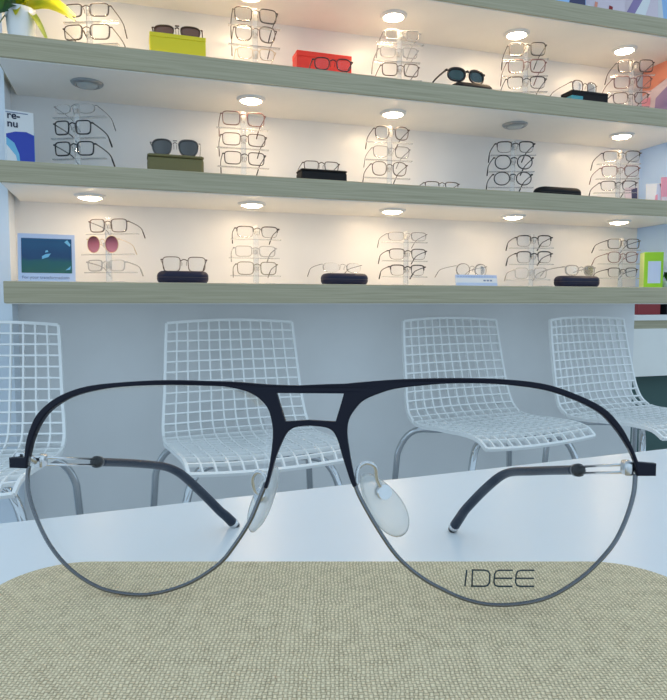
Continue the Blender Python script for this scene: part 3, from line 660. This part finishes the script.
# ------------------------------------------------------------------ spectacles on display
SP_GROUP = 'spectacles shown on the wall shelves'
def lens_outline(style, w, h, n=28):
    e = {'full': 4.2, 'half': 3.6, 'soft': 2.8, 'round': 2.1, 'rimless': 2.6, 'sun': 2.6, 'wrap': 2.4}[style]
    o = []
    for k in range(n):
        a = 2*PI*k/n; ca, sa = math.cos(a), math.sin(a)
        x = math.copysign(abs(ca)**(2/e), ca)*w/2; z = math.copysign(abs(sa)**(2/e), sa)*h/2
        tap = {'full': .09, 'half': .14, 'soft': .12, 'round': .03, 'rimless': .1, 'sun': .24, 'wrap': .05}[style]
        x *= 1 - tap*(0.5-z/h)
        o.append((x, z))
    return o
SPECN = [0]
def make_spectacles(style, W, Hh, loc, rz, col, lens, label, flatdrop=None):
    t = thing('sunglasses' if style in ('sun', 'wrap') or lens == 'pink' else 'spectacles', label, 'sunglasses' if style in ('sun', 'wrap') or lens == 'pink' else 'spectacles', loc, rz, SP_GROUP)
    fm = M['silverframe'] if col == 'silver' else M[col]
    lm = M[{'clear': 'clear', 'pink': 'pinklens', 'brownlens': 'brownlens', 'greylens': 'greylens', 'tealens': 'tealens'}[lens]]
    thick = {'inkblack': .0019, 'black': .00155, 'brown': .00135, 'rose': .00135, 'crystal': .0017, 'maroon': .0019, 'gold': .0009, 'olive': .0014, 'silver': .0008}[col]
    if style == 'rimless': thick = .0007
    if style in ('sun', 'wrap'): thick *= 1.35 if style == 'sun' else 1.7
    g = {'sun': .075, 'wrap': .06}.get(style, .135)*W; ep = (.008 if style in ('sun', 'wrap') else .02)*W; lw = (W-g-2*ep)/2
    bow = lambda x: 1.1*x*x*(1.8 if style == 'wrap' else 1)
    fr = BM(); zc = Hh/2; lh = Hh-2*thick
    for s in (-1, 1):
        cx = s*(g/2+lw/2)
        ol = [(cx+s*x, zc+z) for x, z in lens_outline(style, lw-2*thick, lh)]
        p3 = [Vector((x, bow(x), z)) for x, z in ol]
        if style in ('full', 'soft', 'round', 'sun', 'wrap'):
            tube(fr, p3, thick, 6, closed=True)
            if style in ('sun', 'wrap'):
                top = [q for q in p3 if q.z > zc+.15*Hh]; top.sort(key=lambda q: q.x); tube(fr, top, thick*1.5, 6)
        elif style == 'half':
            top = [q for q in p3 if q.z > zc-.02*Hh]; top.sort(key=lambda q: q.x); tube(fr, top, thick*1.15, 6)
            tube(fr, p3, .0005, 5, closed=True)
        m = sheet(ol, 0, .0012)
        for v in m.verts: v.co.y += bow(v.co.x)
        obj('lens', m, lm, t)
        # end piece to hinge
        hz = zc+Hh*.30
        xe = s*(W/2-ep)
        tube(fr, [(xe-s*.003, bow(xe), hz), (s*W/2, bow(W/2)+.001, hz), (s*W/2, bow(W/2)+.007, hz-.0005)], thick*1.3, 6)
        y0 = bow(W/2)+.007
        zt = hz-.034 if flatdrop is None else flatdrop
        tp = spline([(s*W/2, y0, hz-.0005), (s*W*.492, y0+.05, hz-.004), (s*W*.475, y0+.088, hz-.010), (s*W*.455, y0+.108, (hz-.010+zt)/2), (s*W*.44, y0+.124, zt)], 4)
        n = len(tp)
        obj('temple', tube(BM(), tp, [max(.0009, thick*.95)*(1+.35*(i > n*.6)) for i in range(n)], 6), fm if style != 'rimless' else M['black'], t)
    zb = zc+Hh*.22
    x0 = g/2*1.12
    tube(fr, spline([(-x0, bow(x0), zb), (0, -.001, zb+.004), (x0, bow(x0), zb)], 4), thick*1.05, 6)
    if style == 'sun': tube(fr, [(-x0, bow(x0), zb+.009), (x0, bow(x0), zb+.009)], thick*1.2, 6)
    for s in (-1, 1):   # small nose rests
        tube(fr, [(s*g*.42, .001, zb-.002), (s*g*.36, .006, zb-.008), (s*g*.40, .007, zb-.014)], .0007, 5)
    obj('frame_front', fr, fm, t)
    return t
for sh, x, y, yaw, lab, L in STANDS:
    a = -math.radians(yaw)
    t = thing('display_stand', lab, 'display stand', (x, y, TOPS[sh]), a, 'clear display stands on the wall shelves')
    zt = max(q[3]+q[5] for q in L)-TOPS[sh]
    obj('base_plate', box(BM(), -.055, .055, -.010, .090, 0, .005, .001), M['acrylic'], t)
    obj('post', box(BM(), -.008, .008, .016, .022, .005, zt+.004, .001), M['acrylic'], t)
    for st, px, py, pz, W, Hh, col, lens, lb in L:
        z = pz-TOPS[sh]
        if z < .012: continue
        ox = (px-x)*math.cos(a)+(py-y)*math.sin(a)
        obj('crossbar', box(BM(), ox-.078, ox+.078, .0225, .0365, z-.0035, z-.0005, .0008), M['acrylic'], t)
    for st, px, py, pz, W, Hh, col, lens, lb in L:
        z = pz-TOPS[sh]
        b = BM(); zz = z+Hh*.60
        ox = (px-x)*math.cos(a)+(py-y)*math.sin(a)
        v = [b.verts.new((p[0]+ox, p[1], p[2])) for p in ((-.008, .0165, zz-.012), (.008, .0165, zz-.012), (.006, .0165, zz+.002), (-.006, .0165, zz+.002), (-.0028, .0035, zz-.010), (.0028, .0035, zz-.010), (.002, .0035, zz-.001), (-.002, .0035, zz-.001))]
        for f in ((0, 1, 2, 3), (4, 5, 6, 7), (0, 1, 5, 4), (1, 2, 6, 5), (2, 3, 7, 6), (3, 0, 4, 7)): b.faces.new([v[i] for i in f])
        obj('nose_rest', b, M['acrylic'], t)
    for st, px, py, pz, W, Hh, col, lens, lb in L:
        make_spectacles(st, W, Hh, (px, py, max(pz, TOPS[sh]+.001)), a, col, lens, lb)

# ------------------------------------------------------------------ boxes and cases
def simple_box(name, label, cat, cx, y0, w, dep, z, h, m, rz=0., bev=.0015, parts=True):
    t = thing(name, label, cat, (cx, y0, z), rz)
    obj('body', box(BM(), -w/2, w/2, 0, dep, 0, h*.86 if parts else h, bev), m, t)
    if parts: obj('lid', box(BM(), -w/2-.0006, w/2+.0006, -.0006, dep+.0006, h*.86, h, bev), m, t)
    return t
simple_box('gift_box', 'yellow rectangular box under the brown sunglasses on the top shelf', 'box', .144, 1.895, .153, .065, TOPS[1], .0855, M['yellow'])
simple_box('gift_box', 'red rectangular box behind dark red spectacles on the top shelf', 'box',   .600, 1.985, .179, .06, TOPS[1], .120, M['red'])
simple_box('gift_box', 'olive brown box under the grey aviator sunglasses', 'box', .133, 1.895, .155, .07, TOPS[2], .0635, M['olivecase'], bev=.006)
def case(label, cx, y, w, z, h, m, dep=.07, flat=False):
    t = thing('spectacle_case', label, 'case', (cx, y, z), 0, 'closed spectacle cases on the shelves')
    f = min(h*.48, .017)
    obj('lid', pillow(BM(), w/2, dep/2, min(.03, dep*.42), h*.5+.0006, h, h*.42, .0004, 8, 5, c=(0, dep/2)), m, t)
    obj('base', pillow(BM(), w/2, dep/2, min(.03, dep*.42), 0, h*.5-.0006, .0004, h*.42, 8, 5, c=(0, dep/2)), m, t)
    obj('seam', pillow(BM(), w/2-.001, dep/2-.001, min(.029, dep*.41), h*.5-.0008, h*.5+.0008, 0, 0, 8, 1, c=(0, dep/2)), M['seam'], t)
    return t
case('black flat case under the dark wraparound sunglasses', 1.087, 1.895, .150, TOPS[1], .0545, M['caseblack'])
t = simple_box('case_box', 'black box with a teal end on the top shelf under thin brown spectacles', 'box', 1.535, 1.90, .150, .06, TOPS[1], .067, M['caseblack'])
obj('end_band', box(BM(), -.0765, -.030, -.0012, .0612, 0, .048, .001), M['teal'], t)['label'] = 'teal end band'
simple_box('case_box', 'black rectangular case under small dark spectacles on the middle shelf', 'case', .572, 1.895, .146, .065, TOPS[2], .0495, M['caseblack'], bev=.005)
case('flat black case lying alone on the middle shelf', 1.425, 1.885, .175, TOPS[2], .043, M['caseblack'])
case('navy oval case under brown rectangular spectacles, leftmost on the lowest shelf', .148, 1.885, .146, TOPS[3], .037, M['casenavy'])
case('navy oval case in front of rimless spectacles, second from the left on the lowest shelf', .641, 1.875, .149, TOPS[3], .037, M['casenavy'])
case('navy oval case in front of a clear frame, rightmost on the lowest shelf', 1.512, 1.880, .170, TOPS[3], .041, M['casenavy'])
for st, x, y, z, W, Hh, yaw, col, lens, lab in SINGLES:
    make_spectacles(st, W, Hh, (x, y, z), -math.radians(yaw), col, lens, lab)

# contact-lens solution box
t = thing('solution_box', 'blue and white re-nu lens solution carton at the left end of the middle shelf', 'carton', (-.270, 1.915, TOPS[2]), math.radians(14))
obj('carton', box(BM(), -.034, .034, 0, .05, 0, .153, .001), M['paper'], t)
obj('side_print', box(BM(), .0335, .0348, .001, .049, .002, .100), M['bluelight'], t)
b = plate([(-.0338, .002), (.0338, .002), (.0338, .093), (.015, .100), (-.012, .098), (-.0338, .090)], -.0008, -.0001); obj('print_panel', b, M['bluelabel'], t)
b = plate([(-.0338, .002), (.000, .002), (-.004, .04), (-.015, .068), (-.0338, .082)], -.0014, -.0009); obj('print_curve', b, M['bluelight'], t)
b = plate([(-.0338, .002), (-.006, .002), (-.012, .035), (-.0338, .062)], -.0018, -.0014); obj('print_wave', b, M['paper'], t)
b = text_bm('re-\nnu', .027, -.0009, .0006, bold=.0005); shift(b, -.031, 0, .131); obj('lettering', b, M['textnavy'], t)
b = box(BM(), -.0338, .02, -.0012, -.0002, .146, .148); obj('print_rule', b, M['textgrey'], t)

# ocean picture stand
t = thing('picture_stand', 'tilted white card with an ocean picture at the left end of the lowest shelf', 'sign', (-.212, 1.89, TOPS[3]), math.radians(3))
lean = Matrix.Rotation(math.radians(-10), 4, 'X')
def leaned(bm): bmesh.ops.transform(bm, matrix=lean, verts=bm.verts[:]); return bm
obj('card', leaned(box(BM(), -.071, .071, 0, .004, 0, .134, .0006)), M['cardblue'], t)
obj('picture', leaned(box(BM(), -.0625, .0625, -.0012, .0005, .026, .121)), M['ocean'], t)
b = plate([(-.012, .064), (.004, .070), (.010, .080), (-.002, .078), (-.012, .072)], -.0016, -.0012)
for q in ([(-.004, .082), (.004, .084), (.002, .089), (-.003, .087)], [(.044, .112), (.058, .100), (.060, .106), (.052, .118)], [(.046, .034), (.060, .046), (.058, .036)]):
    obj('picture_highlight', leaned(plate(q, -.0016, -.0012)), M['bluelight'], t)
obj('picture_highlight', leaned(b), M['bluelight'], t)
b = text_bm('For your transformations', .0115, -.0006, .0006); shift(b, -.062, 0, .010); obj('lettering', leaned(b), M['textgrey'], t)
b = BM(); box(b, -.02, .02, .030, .034, 0, .075); obj('easel_back', b, M['cardblue'], t)

# white and blue card
t = thing('sign_card', 'small white and pale blue card propped in front of thin round spectacles', 'sign', (1.090, 1.875, TOPS[3]))
obj('card', leaned(box(BM(), -.077, .077, 0, .003, 0, .0385, .0004)), M['cardblue'], t)
obj('white_band', leaned(box(BM(), -.0765, .0765, -.0008, .0005, .012, .028)), M['paper'], t)
b = BM()
for k in range(3): box(b, .025+.012*k, .033+.012*k, -.0014, -.0005, .017, .022)
for k in range(14): box(b, -.07+.0098*k, -.064+.0098*k, -.0006, .0002, .0315, .0325)
obj('print_marks', leaned(b), M['textgrey'], t)
obj('prop', box(BM(), -.02, .02, .012, .015, 0, .025), M['paper'], t)

# green box with its white window
t = thing('carton', 'lime green carton with a white label panel at the right end of the lowest shelf', 'carton', (1.826, 1.890, TOPS[3]), math.radians(-26))
obj('body', box(BM(), -.033, .033, 0, .05, 0, .131, .001), M['green'], t)
obj('side_panel', box(BM(), -.0337, -.0328, .001, .049, .002, .129), M['limepale'], t)['label'] = 'paler side panel'
obj('label_panel', box(BM(), -.020, .024, -.0008, .0005, .018, .098), M['cardblue'], t)
# small plant next to it
def blade(bm, base, az, L, w, rise, droop, up=0., n=8):
    d = Vector((math.cos(az), math.sin(az), 0)); sd = (Vector((-math.sin(az), math.cos(az), 0))*(1-up) + Vector((0, .15, 1))*up*(1 if math.cos(az) > -.2 else -1)).normalized(); prev = None
    for k in range(n+1):
        f = k/n; c = Vector(base)+d*L*f*(.55+.45*f) + Vector((0, 0, rise*math.sin(f*PI*.62)*1.05 - droop*f*f))
        ww = w*math.sin(PI*min(.98, .06+.94*f))**.7/2
        row = [bm.verts.new(c-sd*ww+Vector((0, 0, ww*.25))), bm.verts.new(c), bm.verts.new(c+sd*ww+Vector((0, 0, ww*.25)))]
        if prev:
            for i in (0, 1):
                fc = bm.faces.new((prev[i], prev[i+1], row[i+1], row[i])); fc.smooth = True
        prev = row
    bmesh.ops.solidify(bm, geom=bm.faces[:], thickness=.0012)
    return bm
t = thing('potted_plant', 'small dark green plant beside the lime green carton', 'plant', (1.908, 1.905, TOPS[3]))
obj('pot', lathe(BM(), [(.0, 0), (.018, 0), (.022, .028), (.020, .028), (.017, .006), (0, .006)], 20), M['ceramic'], t)
obj('soil', lathe(BM(), [(.0205, .022), (.0, .024)], 20), M['soil'], t)
for k in range(16):
    obj('leaf', blade(BM(), (0, 0, .022), k*2.4, .012+.010*random.random(), .018, .030+.02*random.random(), .02), M['leafgreen'], t)

# potted plant at the top left
t = thing('potted_plant', 'yellow and green leafy plant in a white pot, top left shelf end', 'plant', (-.258, 1.91, TOPS[1]))
obj('pot', lathe(BM(), [(0, 0), (.026, 0), (.031, .02), (.037, .085), (.038, .103), (.0345, .103), (.033, .09), (.0, .085)], 32), M['ceramic'], t)
obj('soil', lathe(BM(), [(.0335, .092), (0, .096)], 20), M['soil'], t)
for az, L, w, ri, dr, mt, up in ((-8, .135, .044, .055, .060, 'leafyellow', .8), (-32, .088, .034, .035, .130, 'leafyellow', .25), (6, .135, .050, .055, .035, 'leafyellow', .85), (-75, .07, .050, .055, .02, 'leafyellow', .6),
                             (30, .11, .050, .06, .01, 'leafyellow', .85), (-120, .065, .045, .04, .06, 'leafgreen', .5), (-150, .085, .055, .035, .075, 'leafgreen', .7), (172, .075, .055, .05, .04, 'leafgreen', .7),
                             (120, .07, .05, .06, .02, 'leafgreen', .7), (-95, .05, .040, .03, .05, 'leafyellow', .4), (60, .07, .055, .075, .0, 'leafyellow', .8), (-50, .10, .048, .060, .03, 'leafyellow', .8), (-165, .08, .035, .03, .125, 'leafgreen', .3)):
    obj('leaf', blade(BM(), (0, 0, .092), math.radians(az), L, w, ri, dr, up), M[mt], t)

# leaflets at the right end of the middle shelf
def leaflet(label, x, y, w, h, rz, base, bands, lean_deg=6, z=TOPS[2]):
    t = thing('leaflet', label, 'leaflet', (x, y, z), math.radians(rz))
    R_ = Matrix.Rotation(math.radians(-lean_deg), 4, 'X')
    def lb(bm): bmesh.ops.transform(bm, matrix=R_, verts=bm.verts[:]); return bm
    obj('card', lb(box(BM(), -w/2, w/2, 0, .006, 0, h, .0005)), base, t)
    for i, (pts, m) in enumerate(bands):
        obj('print', lb(plate([(px*w-w/2, pz*h) for px, pz in pts], -.0010-.0004*i, -.0001-.0004*i)), m, t)
    return t
leaflet('dark grey leaflet at the foot of the last stand on the middle shelf', 1.785, 1.965, .045, .074, -20, M['mauve'], [([(.55, .02), (.98, .02), (.98, .98), (.5, .9)], M['darkprint'])])
leaflet('white leaflet with a navy corner at the right end of the middle shelf', 1.832, 1.90, .062, .080, -32, M['paper'], [([(.5, .02), (.98, .02), (.98, .98), (.6, .98)], M['cardblue']), ([(.72, .98), (.98, .98), (.98, .35), (.9, .5)], M['textnavy']), ([(.45, .05), (.62, .05), (.62, .5), (.5, .45)], M['pink'])])
leaflet('pink leaflet at the right edge of the middle shelf', 1.862, 1.868, .05, .10, -30, M['pink'], [([(.02, .02), (.98, .02), (.98, .28), (.02, .28)], M['mauve'])])
# picture cards on the topmost shelf
leaflet('dark blue and sky blue picture card at the left of the topmost shelf row', 1.425, 1.87, .10, .16, -18, M['skyprint'], [([(.35, .02), (.98, .02), (.98, .6), (.5, .4)], M['darkprint'])], 6, TOPS[0])
leaflet('pale mauve picture card with small red spots on the topmost shelf', 1.555, 1.87, .15, .17, -18, M['mauve'], [([(.1, .05), (.25, .05), (.3, .25), (.15, .3)], M['paper']), ([(.62, .15), (.70, .13), (.72, .25), (.64, .28)], M['darkred']), ([(.3, .25), (.36, .22), (.38, .34), (.32, .36)], M['salmon'])], 6, TOPS[0])
leaflet('picture card with white and violet diagonals on the topmost shelf', 1.700, 1.865, .13, .18, -22, M['mauve'], [([(.02, .02), (.3, .02), (.75, .6), (.6, .8)], M['violet']), ([(.25, .02), (.6, .02), (.8, .45), (.7, .6)], M['paper'])], 6, TOPS[0])
leaflet('sky blue picture card at the right end of the topmost shelf', 1.825, 1.86, .10, .18, -22, M['skyprint'], [([(.02, .02), (.35, .02), (.25, .7), (.02, .6)], M['paper'])], 6, TOPS[0])
# large poster card leaning on the right panel beside the top stand
t = thing('poster_card', 'large coloured poster of orange and violet shapes against the right panel of the top shelf', 'poster', (XR-.012, 1.965, TOPS[1]), -PI/2)
def pl(pts, y0, m): obj('print', plate([(px, pz*1.28) for px, pz in pts], y0-.0006, y0), m, t)
obj('card', box(BM(), -.12, .12, 0, .006, 0, .250, .0005), M['mauve'], t)
pl([(-.119, .11), (.02, .14), (.119, .135), (.119, .194), (-.119, .194)], -.0002, M['salmon'])
pl([(-.06, .002), (.03, .002), (.06, .06), (.02, .12), (-.05, .09)], -.0006, M['violet'])
pl([(.05, .002), (.119, .002), (.119, .11), (.08, .07)], -.0006, M['violet'])
pl([(.00, .002), (.04, .002), (.085, .11), (.06, .13)], -.0014, M['paper'])
pl([(.03, .165), (.119, .150), (.119, .185), (.06, .192)], -.0014, M['textnavy'])
pl([(-.119, .002), (-.08, .002), (-.075, .1), (-.119, .1)], -.0014, M['pink'])

# reception desk beyond the end of the wall
t = thing('reception_desk', 'white desk with a wooden edge band beyond the right end of the wall', 'desk', (2.60, 2.2, 0))
obj('desk_top', box(BM(), -.62, .9, -.01, .7, .770, .793, .002), M['panel'], t)
obj('edge_band', box(BM(), -.615, .895, .004, .69, .735, .770), M['wood'], t)['label'] = 'ash wood edge band'
obj('front_panel', box(BM(), -.61, .89, .0, .02, .53, .735, .001), M['panel'], t)
obj('knee_panel', box(BM(), -.60, .88, .10, .12, 0, .735), M['tealdark'], t)['label'] = 'dark teal recessed lower panel'
obj('side_panel', box(BM(), -.61, -.585, .02, .69, 0, .735), M['panel'], t); obj('side_panel', box(BM(), .865, .89, .02, .69, 0, .735), M['panel'], t)
simple_box('gift_box', 'dark red box standing on the white desk at the right edge', 'box', 2.175, 2.27, .125, .10, .793, .12, M['darkred'])
simple_box('document_box', 'black box next to the dark red box on the desk', 'box', 2.285, 2.26, .05, .12, .793, .11, M['caseblack'])
simple_box('gift_box', 'dark red box right of the black box on the desk', 'box', 2.395, 2.27, .12, .10, .793, .12, M['darkred'])

# ------------------------------------------------------------------ light, camera
w = bpy.data.worlds.new('daylight'); SC.world = w; w.use_nodes = True
bg = w.node_tree.nodes['Background']
wn, wl = w.node_tree.nodes, w.node_tree.links     # soft daylight, brightest at the horizon, dimmer near the ground; bands added to vary reflections
wt = wn.new('ShaderNodeTexCoord'); ws = wn.new('ShaderNodeSeparateXYZ'); wl.new(wt.outputs['Generated'], ws.inputs[0])
wr = wn.new('ShaderNodeValToRGB'); we = wr.color_ramp.elements
we[0].position = .30; we[0].color = (.34, .40, .46, 1); we[1].position = .75; we[1].color = tuple(c*.98 for c in WORLD[:3])+(1,)
k_ = we.new(.52); k_.color = tuple(c*1.14 for c in WORLD[:3])+(1,)
wm = wn.new('ShaderNodeMapRange'); wm.inputs['From Min'].default_value = -1; wl.new(ws.outputs['Z'], wm.inputs['Value']); wl.new(wm.outputs[0], wr.inputs['Fac'])
wv = wn.new('ShaderNodeTexWave'); wv.wave_type = 'BANDS'; wv.bands_direction = 'X'; wv.inputs['Scale'].default_value = 1.1; wl.new(wt.outputs['Generated'], wv.inputs['Vector'])
wa = wn.new('ShaderNodeMapRange'); wa.inputs['To Min'].default_value = .78; wa.inputs['To Max'].default_value = 1.22; wl.new(wv.outputs['Fac'], wa.inputs['Value'])
wx = wn.new('ShaderNodeVectorMath'); wx.operation = 'SCALE'; wl.new(wr.outputs['Color'], wx.inputs[0]); wl.new(wa.outputs[0], wx.inputs['Scale'])
wl.new(wx.outputs[0], bg.inputs['Color'])
bg.inputs['Strength'].default_value = WORLD_S
cam = bpy.data.cameras.new('camera'); co = bpy.data.objects.new('camera', cam); COL.objects.link(co); SC.camera = co
cam.sensor_fit = 'HORIZONTAL'; cam.sensor_width = 36; cam.lens = 36*640/667; cam.clip_start = .005; cam.clip_end = 50
co.location = (0, 0, .84); co.rotation_euler = (PI/2-math.radians(4.11), 0, -PSI)
SC.view_settings.view_transform = 'Standard'; SC.view_settings.look = 'None'; SC.view_settings.exposure = EXPO; SC.view_settings.gamma = 1
SC.cycles.transparent_max_bounces = 32; SC.cycles.max_bounces = 10; SC.cycles.diffuse_bounces = 5
SC.cycles.use_denoising = True
